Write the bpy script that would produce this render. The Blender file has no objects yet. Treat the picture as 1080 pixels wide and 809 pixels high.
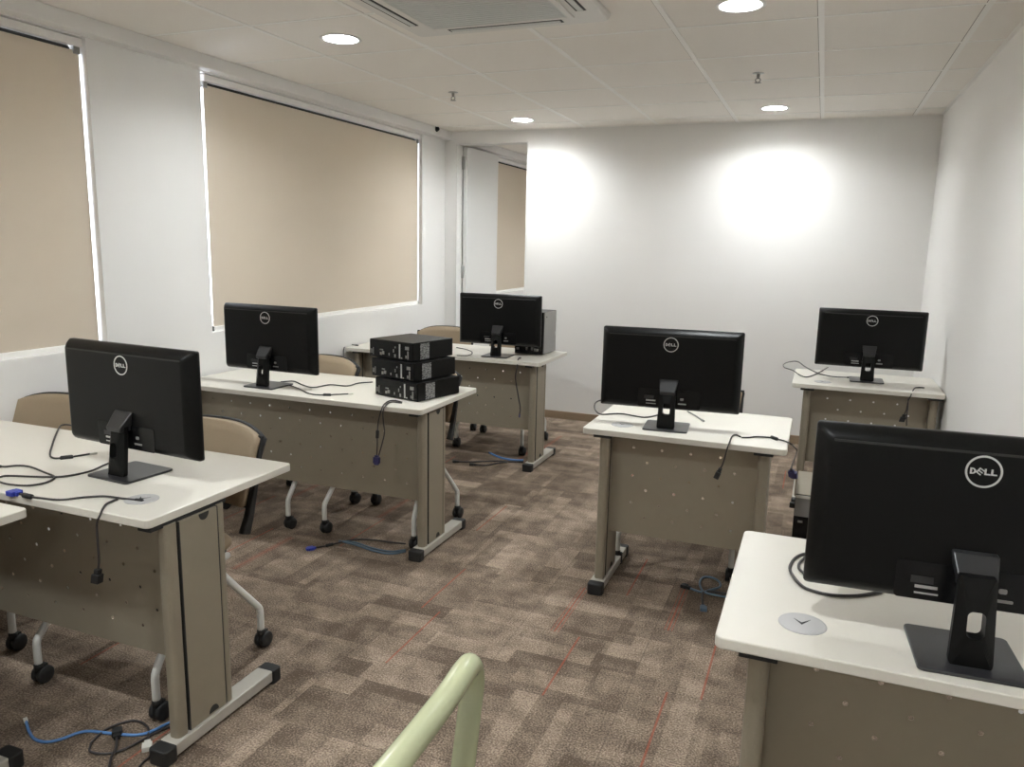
import bpy, math, random
from mathutils import Vector, Matrix
S = bpy.context.scene
COL = S.collection
PI = math.pi
random.seed(4)

# ------------------------------------------------------------------ materials
def principled(name, color, rough=0.5, metal=0.0, spec=0.5):
    m = bpy.data.materials.new(name); m.use_nodes = True
    b = m.node_tree.nodes['Principled BSDF']
    b.inputs['Base Color'].default_value = (*color, 1)
    b.inputs['Roughness'].default_value = rough
    b.inputs['Metallic'].default_value = metal
    b.inputs['Specular IOR Level'].default_value = spec
    return m

def textured(name, c1, c2, scale=30.0, rough=0.5, metal=0.0, bump=0.0, bscale=None, spec=0.5, stretch=(1, 1, 1), detail=4):
    """two tone noise surface with an optional fine bump"""
    m = principled(name, c1, rough, metal, spec)
    nt = m.node_tree; N = nt.nodes; L = nt.links
    b = N['Principled BSDF']
    tc = N.new('ShaderNodeTexCoord'); mp = N.new('ShaderNodeMapping')
    mp.inputs['Scale'].default_value = stretch
    L.new(tc.outputs['Object'], mp.inputs['Vector'])
    no = N.new('ShaderNodeTexNoise'); no.inputs['Scale'].default_value = scale; no.inputs['Detail'].default_value = detail
    L.new(mp.outputs['Vector'], no.inputs['Vector'])
    mx = N.new('ShaderNodeMix'); mx.data_type = 'RGBA'
    mx.inputs[6].default_value = (*c1, 1); mx.inputs[7].default_value = (*c2, 1)
    L.new(no.outputs['Fac'], mx.inputs[0]); L.new(mx.outputs[2], b.inputs['Base Color'])
    if bump:
        n2 = N.new('ShaderNodeTexNoise'); n2.inputs['Scale'].default_value = bscale or scale * 4
        L.new(mp.outputs['Vector'], n2.inputs['Vector'])
        bp = N.new('ShaderNodeBump'); bp.inputs['Strength'].default_value = bump; bp.inputs['Distance'].default_value = 0.002
        L.new(n2.outputs['Fac'], bp.inputs['Height']); L.new(bp.outputs['Normal'], b.inputs['Normal'])
    return m

def emitter(name, color, strength):
    m = bpy.data.materials.new(name); m.use_nodes = True
    nt = m.node_tree; nt.nodes.clear()
    e = nt.nodes.new('ShaderNodeEmission'); o = nt.nodes.new('ShaderNodeOutputMaterial')
    e.inputs['Color'].default_value = (*color, 1); e.inputs['Strength'].default_value = strength
    nt.links.new(e.outputs[0], o.inputs[0]); return m

M = {}
M['wall'] = textured('white_wall_paint', (.85, .835, .81), (.83, .815, .79), 3, .6, bump=.05, bscale=300)
M['ceiling'] = textured('ceiling_tile', (.88, .84, .785), (.85, .81, .755), 60, .9, bump=.3, bscale=400)
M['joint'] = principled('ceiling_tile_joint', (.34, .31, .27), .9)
M['tbar'] = principled('ceiling_bar_white', (.90, .88, .84), .5)
M['desk'] = textured('cream_laminate', (.69, .65, .575), (.67, .635, .558), 20, .33, spec=.45)
M['steel'] = textured('taupe_powder_coat', (.31, .27, .205), (.295, .256, .194), 40, .45, .25, bump=.06, bscale=900)
M['foot'] = textured('grey_beige_coat', (.50, .47, .41), (.47, .44, .385), 40, .4, .2)
M['black'] = textured('black_plastic', (.0042, .0042, .004), (.0062, .0062, .006), 200, .36, bump=.08, bscale=1500, spec=.16)
M['gloss'] = principled('glossy_black_plastic', (.006, .006, .0065), .25, 0, .25)
M['hinge'] = textured('dark_grey_plastic', (.020, .020, .021), (.024, .024, .025), 200, .33)
M['base'] = textured('dark_base_plate', (.022, .022, .024), (.027, .027, .029), 90, .28)
M['rubber'] = principled('black_rubber', (.012, .012, .012), .6)
M['logo'] = principled('silver_logo', (.62, .62, .60), .35, .3)
M['silver'] = principled('bare_metal', (.55, .55, .54), .35, .7)
M['greymetal'] = textured('grey_galvanised_case', (.33, .325, .31), (.29, .285, .275), 30, .45, .4)
M['sticker'] = None
M['beige'] = textured('beige_chair_fabric', (.36, .275, .185), (.33, .25, .165), 150, .7, bump=.2, bscale=700)
M['white_tube'] = principled('white_painted_tube', (.70, .69, .65), .3)
M['pale_green'] = textured('pale_green_enamel', (.42, .435, .275), (.40, .415, .26), 6, .13)
M['lamp_trim'] = principled('white_lamp_trim', (.85, .85, .83), .4)
M['lamp'] = emitter('lamp_diffuser', (.935, .985, 1.0), 58.0)
M['ac'] = principled('white_ac_plastic', (.72, .70, .66), .45)
M['acgrille'] = principled('grey_ac_grille', (.60, .61, .59), .5)
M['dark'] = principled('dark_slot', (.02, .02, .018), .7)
M['brown'] = textured('brown_skirting', (.33, .245, .165), (.28, .20, .13), 25, .45, stretch=(.3, 6, 6))
M['dimblue'] = principled('dull_blue_connector', (.045, .042, .13), .45)
M['blue'] = principled('blue_connector', (.035, .055, .36), .4)
M['bluecable'] = principled('blue_network_cable', (.10, .24, .52), .45)
M['cord'] = principled('dark_cord', (.035, .03, .03), .5)
M['clear'] = principled('milky_plastic', (.66, .64, .58), .35)
M['grommet'] = principled('pale_grey_plastic', (.44, .43, .425), .45)
M['bluegrey'] = principled('blue_grey_cord', (.10, .15, .20), .5)
M['frame'] = principled('window_frame_white', (.75, .76, .78), .4)
M['doorpaint'] = textured('door_paint', (.80, .79, .765), (.785, .775, .75), 4, .45)

def sticker_mat():
    m = principled('printed_label', (.3, .3, .3), .5)
    nt = m.node_tree; N = nt.nodes; L = nt.links
    tc = N.new('ShaderNodeTexCoord'); mp = N.new('ShaderNodeMapping'); mp.inputs['Scale'].default_value = (1, 45, 420)
    no = N.new('ShaderNodeTexNoise'); no.inputs['Scale'].default_value = 1.5; no.inputs['Detail'].default_value = 3
    r = N.new('ShaderNodeValToRGB'); r.color_ramp.elements[0].position = .42; r.color_ramp.elements[1].position = .62
    r.color_ramp.elements[0].color = (.03, .03, .03, 1); r.color_ramp.elements[1].color = (.42, .42, .41, 1)
    L.new(tc.outputs['Object'], mp.inputs[0]); L.new(mp.outputs[0], no.inputs[0]); L.new(no.outputs[0], r.inputs[0])
    L.new(r.outputs[0], N['Principled BSDF'].inputs['Base Color']); return m
M['sticker'] = sticker_mat()

def blind_mat():
    m = bpy.data.materials.new('tan_blind_fabric'); m.use_nodes = True
    nt = m.node_tree; N = nt.nodes; L = nt.links; N.clear()
    o = N.new('ShaderNodeOutputMaterial'); mix = N.new('ShaderNodeMixShader'); mix.inputs[0].default_value = .15
    d = N.new('ShaderNodeBsdfDiffuse'); t = N.new('ShaderNodeBsdfTranslucent')
    tc = N.new('ShaderNodeTexCoord'); w = N.new('ShaderNodeTexNoise'); w.inputs['Scale'].default_value = 500
    mx = N.new('ShaderNodeMix'); mx.data_type = 'RGBA'
    mx.inputs[6].default_value = (.725, .640, .530, 1); mx.inputs[7].default_value = (.685, .605, .50, 1)
    L.new(tc.outputs['Object'], w.inputs[0]); L.new(w.outputs[0], mx.inputs[0])
    L.new(mx.outputs[2], d.inputs[0]); t.inputs[0].default_value = (.5, .44, .36, 1)
    L.new(d.outputs[0], mix.inputs[1]); L.new(t.outputs[0], mix.inputs[2]); L.new(mix.outputs[0], o.inputs[0])
    return m
M['blind'] = blind_mat()

def glass_mat():
    m = bpy.data.materials.new('window_glass'); m.use_nodes = True
    nt = m.node_tree; N = nt.nodes; L = nt.links; N.clear()
    o = N.new('ShaderNodeOutputMaterial'); mix = N.new('ShaderNodeMixShader')
    t = N.new('ShaderNodeBsdfTransparent'); g = N.new('ShaderNodeBsdfGlossy'); g.inputs['Roughness'].default_value = .02
    mix.inputs[0].default_value = .06
    L.new(t.outputs[0], mix.inputs[1]); L.new(g.outputs[0], mix.inputs[2]); L.new(mix.outputs[0], o.inputs[0])
    return m
M['glass'] = glass_mat()

def carpet_mat():
    m = principled('patterned_carpet', (.15, .12, .1), .95, 0, .1)
    nt = m.node_tree; N = nt.nodes; L = nt.links; b = N['Principled BSDF']
    def nn(t, **k):
        n = N.new(t)
        for a, v in k.items(): setattr(n, a, v)
        return n
    def val(x, sock):
        if hasattr(x, 'is_output') or isinstance(x, bpy.types.NodeSocket): L.new(x, sock)
        else: sock.default_value = x
    def mth(op, a, c=0.0, d=None):
        n = nn('ShaderNodeMath', operation=op); val(a, n.inputs[0]); val(c, n.inputs[1])
        if d is not None: val(d, n.inputs[2])
        return n.outputs[0]
    def white(*xs):
        c = nn('ShaderNodeCombineXYZ')
        for i, x in enumerate(xs): val(x, c.inputs[i])
        w = nn('ShaderNodeTexWhiteNoise', noise_dimensions='3D'); L.new(c.outputs[0], w.inputs['Vector']); return w.outputs['Value']
    def noise(scale, sx=1, sy=1, detail=2):
        mp = nn('ShaderNodeMapping'); mp.inputs['Scale'].default_value = (sx, sy, 1)
        L.new(tc.outputs['Object'], mp.inputs[0])
        n = nn('ShaderNodeTexNoise'); n.inputs['Scale'].default_value = scale; n.inputs['Detail'].default_value = detail
        L.new(mp.outputs[0], n.inputs[0]); return n.outputs['Fac']
    tc = nn('ShaderNodeTexCoord'); sp = nn('ShaderNodeSeparateXYZ'); L.new(tc.outputs['Object'], sp.inputs[0])
    wob = mth('MULTIPLY', mth('SUBTRACT', noise(120), .5), .014)
    X = mth('ADD', sp.outputs[0], wob); Y = mth('ADD', sp.outputs[1], mth('MULTIPLY', mth('SUBTRACT', noise(130), .5), .014))
    x0, y0 = sp.outputs[0], sp.outputs[1]
    # carpet planks: .5 wide, .43 deep, each column shifted
    cx = mth('FLOOR', mth('DIVIDE', x0, .5)); off = mth('MULTIPLY', white(cx, 7.3, 0), .43)
    cy = mth('FLOOR', mth('DIVIDE', mth('ADD', y0, off), .43))
    rt = white(cx, cy, 1.7)
    # long strips in y
    def cells(u, v, du, dv, seed):
        a = mth('FLOOR', mth('DIVIDE', u, du)); sh = mth('MULTIPLY', white(a, seed, 2.0), dv)
        c = mth('FLOOR', mth('DIVIDE', mth('ADD', v, sh), dv))
        return white(a, c, seed)
    s1 = cells(X, Y, .085, .37, 3.1); s2 = cells(Y, X, .10, .33, 5.2); s3 = cells(X, Y, .21, .26, 9.4); s4 = cells(Y, X, .05, .5, 2.2)
    pick = mth('GREATER_THAN', rt, .5)
    strips = mth('ADD', mth('MULTIPLY', s1, pick), mth('MULTIPLY', s2, mth('SUBTRACT', 1.0, pick)))
    tone = mth('ADD', mth('ADD', mth('MULTIPLY', strips, .36), .035), mth('ADD', mth('MULTIPLY', s3, .22), mth('MULTIPLY', s4, .10)))
    tone = mth('ADD', tone, mth('MULTIPLY', mth('SUBTRACT', noise(11, detail=5), .5), .9))
    speck = noise(170, detail=4)
    tone = mth('ADD', tone, mth('MULTIPLY', mth('SUBTRACT', speck, .5), 2.1))
    ramp = nn('ShaderNodeValToRGB'); L.new(tone, ramp.inputs[0])
    e = ramp.color_ramp.elements
    e[0].position = .10; e[0].color = (.108, .080, .059, 1); e[1].position = .90; e[1].color = (.43, .335, .258, 1)
    k = e.new(.45); k.color = (.222, .168, .126, 1)
    # thin red lines along y, one in most planks
    fx = mth('FRACT', mth('DIVIDE', x0, .5))
    pos = mth('ADD', mth('MULTIPLY', white(cx, cy, 4.4), .8), .1)
    dist = mth('ABSOLUTE', mth('SUBTRACT', fx, pos))
    line = mth('LESS_THAN', dist, .0075)
    dist2 = mth('ABSOLUTE', mth('SUBTRACT', dist, .03)); line2 = mth('MULTIPLY', mth('LESS_THAN', dist2, .003), mth('GREATER_THAN', white(cx, cy, 8.1), .6))
    on = mth('MULTIPLY', mth('MAXIMUM', line, line2), mth('GREATER_THAN', white(cx, cy, 6.6), .42))
    on = mth('MULTIPLY', on, mth('ADD', mth('MULTIPLY', speck, .9), .2))
    mx = nn('ShaderNodeMix', data_type='RGBA'); L.new(on, mx.inputs[0]); L.new(ramp.outputs[0], mx.inputs[6]); mx.inputs[7].default_value = (.33, .085, .05, 1)
    # dark seams between planks
    fy = mth('FRACT', mth('DIVIDE', mth('ADD', y0, off), .43))
    seam = mth('MULTIPLY', mth('LESS_THAN', mth('MINIMUM', fx, mth('MULTIPLY', fy, .86)), .008), .35)
    mx2 = nn('ShaderNodeMix', data_type='RGBA'); L.new(seam, mx2.inputs[0]); L.new(mx.outputs[2], mx2.inputs[6]); mx2.inputs[7].default_value = (.06, .047, .038, 1)
    L.new(mx2.outputs[2], b.inputs['Base Color'])
    bp = nn('ShaderNodeBump'); bp.inputs['Strength'].default_value = .5; bp.inputs['Distance'].default_value = .004
    L.new(speck, bp.inputs['Height']); L.new(bp.outputs[0], b.inputs['Normal'])
    return m
M['carpet'] = carpet_mat()

# ------------------------------------------------------------------ mesh builder
class MB:
    def __init__(self): self.v = []; self.f = []; self.s = []
    def add(self, vs, fs, smooth=False):
        o = len(self.v); self.v += [tuple(x) for x in vs]
        for q in fs: self.f.append(tuple(i + o for i in q)); self.s.append(smooth)
        return self
    def box(self, x0, x1, y0, y1, z0, z1, mat=None):
        vs = [Vector((x, y, z)) for z in (z0, z1) for y in (y0, y1) for x in (x0, x1)]
        if mat: vs = [mat @ v for v in vs]
        return self.add(vs, [(0, 2, 3, 1), (4, 5, 7, 6), (0, 1, 5, 4), (1, 3, 7, 5), (3, 2, 6, 7), (2, 0, 4, 6)])
    def prism(self, pts, axis, a, b, mat=None, smooth=False):
        """closed outline pts (u,w) extruded along axis from a to b; axis x:(y,z) y:(x,z) z:(x,y)"""
        n = len(pts)
        def P(u, w, t): return {'x': (t, u, w), 'y': (u, t, w), 'z': (u, w, t)}[axis]
        vs = [Vector(P(u, w, t)) for t in (a, b) for (u, w) in pts]
        if mat: vs = [mat @ v for v in vs]
        self.add(vs, [tuple(reversed(range(n))), tuple(range(n, 2 * n))])
        o = len(self.v) - 2 * n
        for i in range(n):
            j = (i + 1) % n; self.f.append((o + i, o + j, o + n + j, o + n + i)); self.s.append(smooth)
        return self
    def loft(self, rings, smooth=True, cap=True):
        n = len(rings[0]); o = len(self.v)
        for r in rings: self.v += [tuple(p) for p in r]
        for k in range(len(rings) - 1):
            for i in range(n):
                j = (i + 1) % n; self.f.append((o + k * n + i, o + k * n + j, o + (k + 1) * n + j, o + (k + 1) * n + i)); self.s.append(smooth)
        if cap:
            self.f.append(tuple(o + i for i in reversed(range(n)))); self.s.append(False)
            self.f.append(tuple(o + (len(rings) - 1) * n + i for i in range(n))); self.s.append(False)
        return self
    def tube(self, pts, r, n=10, smooth_path=0, closed=False, radii=None):
        P = [Vector(p) for p in pts]
        if smooth_path: P = catmull(P, smooth_path)
        rings = []; up = None
        for i, p in enumerate(P):
            t = (P[min(i + 1, len(P) - 1)] - P[max(i - 1, 0)])
            if t.length < 1e-9: t = Vector((0, 0, 1))
            t.normalize()
            if up is None:
                up = t.orthogonal().normalized()
            up = (up - t * up.dot(t))
            if up.length < 1e-6: up = t.orthogonal()
            up.normalize(); w = t.cross(up)
            rr = radii[i] if radii else r
            rings.append([p + up * math.cos(2 * PI * k / n) * rr + w * math.sin(2 * PI * k / n) * rr for k in range(n)])
        return self.loft(rings)
    def lathe(self, prof, n=24, mat=None):
        rings = []
        for (r, z) in prof:
            ring = [Vector((r * math.cos(2 * PI * k / n), r * math.sin(2 * PI * k / n), z)) for k in range(n)]
            if mat: ring = [mat @ q for q in ring]
            rings.append(ring)
        return self.loft(rings)
    def build(self, name, mat, parent=None, bevel=0.0, seg=2):
        me = bpy.data.meshes.new(name); me.from_pydata(self.v, [], self.f); me.update()
        me.polygons.foreach_set('use_smooth', self.s)
        me.materials.append(mat)
        o = bpy.data.objects.new(name, me); COL.objects.link(o)
        if parent: o.parent = parent
        if bevel:
            md = o.modifiers.new('bevel', 'BEVEL'); md.width = bevel; md.segments = seg; md.limit_method = 'ANGLE'; md.angle_limit = .6
        return o

def catmull(P, k):
    out = []
    Q = [P[0] * 2 - P[1]] + P + [P[-1] * 2 - P[-2]]
    for i in range(1, len(Q) - 2):
        p0, p1, p2, p3 = Q[i - 1], Q[i], Q[i + 1], Q[i + 2]
        for j in range(k):
            t = j / k
            out.append(.5 * ((2 * p1) + (p2 - p0) * t + (2 * p0 - 5 * p1 + 4 * p2 - p3) * t * t + (3 * p1 - p0 - 3 * p2 + p3) * t ** 3))
    out.append(P[-1]); return out

def thing(name, label, cat, loc=(0, 0, 0), rz=0.0, group=None):
    o = bpy.data.objects.new(name, None); COL.objects.link(o)
    o.empty_display_size = .1; o.location = loc; o.rotation_euler = (0, 0, rz)
    o['label'] = label; o['category'] = cat
    if group: o['group'] = group
    return o
def tag(o, label, cat, group=None):
    o['label'] = label; o['category'] = cat
    if group: o['group'] = group
    return o
def struct(o): o['kind'] = 'structure'; return o
def copy_tree(o, parent=None):
    c = o.copy(); COL.objects.link(c)
    if parent: c.parent = parent
    for ch in list(o.children): copy_tree(ch, c)
    return c
def dup(o, loc, rz, label, group=None):
    c = copy_tree(o); c.location = loc; c.rotation_euler = (0, 0, rz); c['label'] = label
    if group: c['group'] = group
    return c
def rrect(w, h, r, n=5, cx=0.0, cy=0.0):
    pts = []
    for (sx, sy, a0) in ((1, 1, 0), (-1, 1, PI / 2), (-1, -1, PI), (1, -1, 1.5 * PI)):
        for k in range(n + 1):
            a = a0 + PI / 2 * k / n
            pts.append((cx + sx * (w / 2 - r) + r * math.cos(a), cy + sy * (h / 2 - r) + r * math.sin(a)))
    return pts
CABLES = {
    'L_vga': [(-2.146, 1.493, 0.744), (-2.097, 1.49, 0.744), (-2.057, 1.494, 0.744), (-1.995, 1.507, 0.744), (-1.955, 1.55, 0.744), (-1.91, 1.582, 0.744), (-1.848, 1.59, 0.744), (-1.8, 1.597, 0.744)],
    'L_hang': [(-1.856, 1.581, 0.744), (-1.849, 1.539, 0.744), (-1.824, 1.503, 0.744), (-1.802, 1.475, 0.738), (-1.818, 1.475, 0.708), (-1.82, 1.475, 0.655), (-1.821, 1.475, 0.601), (-1.827, 1.475, 0.574)],
    'L_loopA': [(-2.494, 2.061, 0.744), (-2.649, 2.132, 0.744), (-2.745, 2.155, 0.744), (-2.791, 2.152, 0.744), (-2.752, 2.097, 0.744), (-2.489, 1.858, 0.744), (-2.405, 1.801, 0.744), (-2.367, 1.819, 0.744), (-2.353, 1.849, 0.744), (-2.333, 1.892, 0.744)],
    'L_loopB': [(-2.19, 1.862, 0.744), (-2.177, 1.809, 0.744), (-2.16, 1.748, 0.744), (-2.171, 1.69, 0.744), (-2.204, 1.652, 0.744), (-2.276, 1.623, 0.744), (-2.345, 1.599, 0.744), (-2.354, 1.58, 0.744), (-2.356, 1.557, 0.744)],
    'L_loopC': [(-2.347, 1.551, 0.744), (-2.304, 1.545, 0.744), (-2.259, 1.542, 0.744), (-2.2, 1.557, 0.744), (-2.177, 1.599, 0.744), (-2.202, 1.65, 0.744), (-2.279, 1.673, 0.744), (-2.372, 1.695, 0.744), (-2.42, 1.688, 0.744), (-2.445, 1.663, 0.744), (-2.462, 1.656, 0.744)],
    'ML_a': [(-2.65, 3.329, 0.744), (-2.602, 3.377, 0.744), (-2.5, 3.314, 0.744), (-2.402, 3.278, 0.744), (-2.373, 3.382, 0.744), (-2.274, 3.394, 0.744), (-2.268, 3.493, 0.744), (-2.218, 3.555, 0.744)],
    'ML_b': [(-2.563, 3.28, 0.744), (-2.442, 3.214, 0.744), (-2.312, 3.13, 0.744), (-2.223, 3.144, 0.744), (-2.203, 3.171, 0.744), (-2.174, 3.194, 0.744), (-2.147, 3.22, 0.744)],
    'ML_h1': [(-1.813, 3.166, 0.744), (-1.86, 3.184, 0.744), (-1.88, 3.161, 0.744), (-1.86, 3.079, 0.744), (-1.855, 3.045, 0.722), (-1.871, 3.045, 0.665), (-1.877, 3.045, 0.605), (-1.878, 3.045, 0.55), (-1.881, 3.045, 0.503)],
    'ML_h2': [(-1.802, 3.146, 0.744), (-1.857, 3.143, 0.744), (-1.841, 3.065, 0.744), (-1.845, 3.045, 0.718), (-1.844, 3.045, 0.668), (-1.838, 3.045, 0.619), (-1.852, 3.045, 0.562), (-1.87, 3.045, 0.504)],
    'F_loop': [(-2.433, 5.044, 0.744), (-2.306, 4.968, 0.744), (-2.217, 4.853, 0.744), (-2.188, 4.713, 0.744), (-2.252, 4.676, 0.744)],
    'F_hang': [(-1.837, 4.803, 0.744), (-1.823, 4.723, 0.744), (-1.8, 4.645, 0.701), (-1.809, 4.645, 0.632), (-1.786, 4.645, 0.508), (-1.771, 4.645, 0.436), (-1.774, 4.645, 0.391)],
    'F_left': [(-3.121, 4.781, 0.744), (-3.176, 4.786, 0.744), (-3.179, 4.735, 0.744), (-3.137, 4.645, 0.721), (-3.137, 4.645, 0.676)],
    'C_left': [(-0.96, 3.683, 0.744), (-0.974, 3.602, 0.744), (-0.952, 3.489, 0.744), (-0.91, 3.382, 0.744), (-0.871, 3.346, 0.744), (-0.801, 3.399, 0.744), (-0.687, 3.374, 0.744), (-0.633, 3.467, 0.744)],
    'C_hang': [(-0.251, 3.195, 0.744), (-0.273, 3.22, 0.744), (-0.284, 3.181, 0.744), (-0.281, 3.045, 0.747), (-0.288, 3.045, 0.716), (-0.298, 3.045, 0.665), (-0.306, 3.045, 0.643)],
    'C_vga': [(-0.246, 3.184, 0.744), (-0.218, 3.199, 0.744), (-0.192, 3.225, 0.744), (-0.136, 3.239, 0.744), (-0.117, 3.226, 0.744), (-0.075, 3.197, 0.744), (-0.05, 3.259, 0.715), (-0.05, 5.12, 0.23)],
    'C_small': [(-0.531, 3.599, 0.744), (-0.484, 3.521, 0.744), (-0.44, 3.436, 0.744)],
    'RF_loop': [(0.03, 2.007, 0.744), (0.008, 1.977, 0.744), (-0.006, 1.934, 0.744), (-0.009, 1.869, 0.744), (0.018, 1.793, 0.744), (0.052, 1.771, 0.744), (0.089, 1.77, 0.744), (0.137, 1.791, 0.744), (0.188, 1.835, 0.744)],
    'RF_in': [(0.022, 1.97, 0.744), (0.01, 1.926, 0.744), (0.011, 1.89, 0.744), (0.026, 1.861, 0.744)],
    'FR_loop': [(0.091, 5.412, 0.744), (0.033, 5.13, 0.744), (-0.025, 4.937, 0.744), (-0.067, 4.972, 0.744), (-0.117, 5.154, 0.744), (-0.173, 5.261, 0.744), (-0.183, 5.413, 0.744), (-0.149, 5.551, 0.744), (-0.1, 5.579, 0.744), (-0.046, 5.353, 0.744), (0.025, 5.137, 0.744), (0.089, 5.042, 0.744), (0.145, 5.023, 0.744), (0.2, 5.037, 0.744)],
    'FR_hang': [(0.597, 4.864, 0.744), (0.563, 4.859, 0.744), (0.538, 4.8, 0.744), (0.512, 4.67, 0.727), (0.501, 4.67, 0.688), (0.498, 4.67, 0.645), (0.491, 4.67, 0.618)],
    'FR_hang2': [(0.5, 4.665, 0.71), (0.503, 4.665, 0.657), (0.503, 4.665, 0.604), (0.507, 4.665, 0.556)],
    'L_blue': [(-2.184, 1.469, 0.005), (-2.132, 1.44, 0.005), (-2.081, 1.42, 0.005), (-2.037, 1.424, 0.005), (-2.008, 1.452, 0.005), (-1.99, 1.49, 0.005), (-1.961, 1.513, 0.005), (-1.868, 1.537, 0.005), (-1.805, 1.565, 0.005), (-1.78, 1.624, 0.005), (-1.77, 1.671, 0.005)],
    'L_black': [(-1.749, 1.642, 0.005), (-1.768, 1.608, 0.005), (-1.779, 1.571, 0.005), (-1.797, 1.494, 0.005), (-1.829, 1.455, 0.005), (-1.879, 1.444, 0.005), (-1.904, 1.465, 0.005), (-1.915, 1.482, 0.005), (-1.925, 1.545, 0.005), (-1.886, 1.604, 0.005), (-1.825, 1.599, 0.005), (-1.787, 1.569, 0.005), (-1.764, 1.545, 0.005)],
    'L_plug': [(-1.857, 1.516, 0.01), (-1.816, 1.476, 0.01), (-1.801, 1.45, 0.01), (-1.767, 1.411, 0.01), (-1.727, 1.372, 0.01)],
    'L_last': [(-1.703, 1.495, 0.005), (-1.702, 1.473, 0.005), (-1.695, 1.449, 0.005), (-1.681, 1.408, 0.005)],
    'ML_vga': [(-2.203, 2.992, 0.005), (-2.171, 3.033, 0.005), (-2.132, 3.098, 0.005), (-2.088, 3.16, 0.005), (-2.006, 3.194, 0.005), (-1.91, 3.205, 0.005), (-1.826, 3.219, 0.005)],
    'ML_blue': [(-2.148, 3.109, 0.005), (-2.068, 3.128, 0.005), (-1.949, 3.102, 0.005), (-1.849, 3.102, 0.005), (-1.787, 3.15, 0.005)],
    'ML_blue2': [(-2.135, 3.111, 0.005), (-2.039, 3.101, 0.005), (-1.933, 3.076, 0.005), (-1.834, 3.076, 0.005), (-1.778, 3.134, 0.005)],
    'F_a': [(-2.222, 4.661, 0.005), (-2.134, 4.704, 0.005), (-1.988, 4.796, 0.005), (-1.89, 4.822, 0.005), (-1.819, 4.857, 0.005)],
    'F_b': [(-2.129, 4.971, 0.005), (-2.007, 4.886, 0.005), (-1.908, 4.866, 0.005), (-1.832, 4.89, 0.005)],
    'F_c': [(-2.084, 4.643, 0.005), (-2.023, 4.663, 0.005), (-1.986, 4.711, 0.005), (-1.956, 4.764, 0.005), (-1.916, 4.797, 0.005)],
    'C_a': [(-0.423, 3.294, 0.005), (-0.374, 3.278, 0.005), (-0.339, 3.317, 0.005), (-0.305, 3.364, 0.005), (-0.316, 3.424, 0.005), (-0.357, 3.452, 0.005), (-0.39, 3.43, 0.005), (-0.392, 3.357, 0.005), (-0.365, 3.285, 0.005), (-0.322, 3.273, 0.005), (-0.258, 3.272, 0.005), (-0.191, 3.282, 0.005)],
    'C_b': [(-0.347, 3.144, 0.005), (-0.363, 3.225, 0.005), (-0.361, 3.287, 0.005), (-0.315, 3.308, 0.005), (-0.253, 3.304, 0.005), (-0.183, 3.326, 0.005)],
}

# ------------------------------------------------------------------ the room
ZC = 2.441          # ceiling height
XL, XR, YB = -3.16, 0.69, 6.29
YF, YN = -2.6, 10.2  # wall behind the camera, far wall of the next room
struct(MB().box(-3.4, .9, YF - .1, YN, -.08, 0).build('floor', M['carpet']))
LAMPS = [(-2.215, 3.305), (-2.25, 5.80), (-.385, 3.33), (-.393, 5.73), (-2.23, .85), (-.39, .85), (-2.23, -1.6), (-.39, -1.6), (-1.7, 7.25), (-1.55, 8.8)]  # last two are added out of view to brighten the open door leaf
cm = MB(); cm.box(-3.4, .9, YF - .1, YN, ZC + .07, ZC + .12)
for (xa, xb, ya, yb) in ((-3.4, -3.399, YF - .1, YN), (.899, .9, YF - .1, YN), (-3.4, .9, YF - .1, YF - .099), (-3.4, .9, YN - .001, YN)): cm.box(xa, xb, ya, yb, ZC, ZC + .07)
def cuts(lo, hi, cs):
    c = sorted({lo, hi} | {q for v in cs for q in (v - .12, v + .12)}); return c
# rows in y; within each row only the lamps of that row cut in x
groups_y = [[0, 2], [1, 3], [4, 5], [6, 7], [8], [9]]
bands = sorted([(min(LAMPS[i][1] for i in gq) - .12, max(LAMPS[i][1] for i in gq) + .12, gq) for gq in groups_y])
def flat(xa, xb, ya, yb):
    if xb - xa > 1e-6 and yb - ya > 1e-6: cm.add([(xa, ya, ZC), (xb, ya, ZC), (xb, yb, ZC), (xa, yb, ZC)], [(3, 2, 1, 0)])
yp = YF - .1
for (ya, yb, gq) in bands:
    flat(-3.4, .9, yp, ya); xp = -3.4
    for i in sorted(gq, key=lambda i: LAMPS[i][0]):
        lx, ly = LAMPS[i]; flat(xp, lx - .12, ya, yb); xp = lx + .12
        n = 32; I = []; O = []
        for q in range(n):
            a = 2 * PI * q / n + PI / 4; ca, sa = math.cos(a), math.sin(a); mm = max(abs(ca), abs(sa))
            I.append((lx + .084 * ca, ly + .084 * sa))
            O.append((lx + ca / mm * .12, (yb if sa > 0 else ya) if abs(sa) >= abs(ca) - 1e-9 else ly + sa / mm * ((yb - ly) if sa > 0 else (ly - ya))))
        cm.add([(u, v, ZC) for u, v in O + I], [(n + q, n + (q + 1) % n, (q + 1) % n, q) for q in range(n)])
        cm.add([(u, v, ZC) for u, v in I] + [(u, v, ZC + .07) for u, v in I], [((q + 1) % n, q, n + q, n + (q + 1) % n) for q in range(n)])
    flat(xp, .9, ya, yb); yp = yb
flat(-3.4, .9, yp, YN)
ceil_ob = struct(cm.build('ceiling', M['ceiling']))
g = MB()
for k in range(-4, 2):
    x = -.091 + .6 * k
    g.box(x - .012, x + .012, YF, YB, ZC - .003, ZC + .001)
for k in range(-10, 5):
    y = 3.59 + .6 * k
    for j in range(-5, 2):
        xa = max(-.091 + .6 * j + .012, -3.085); xb = min(-.091 + .6 * (j + 1) - .012, XR)
        if xb > xa: g.box(xa, xb, y - .010, y + .010, ZC - .0022, ZC + .001)
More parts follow.
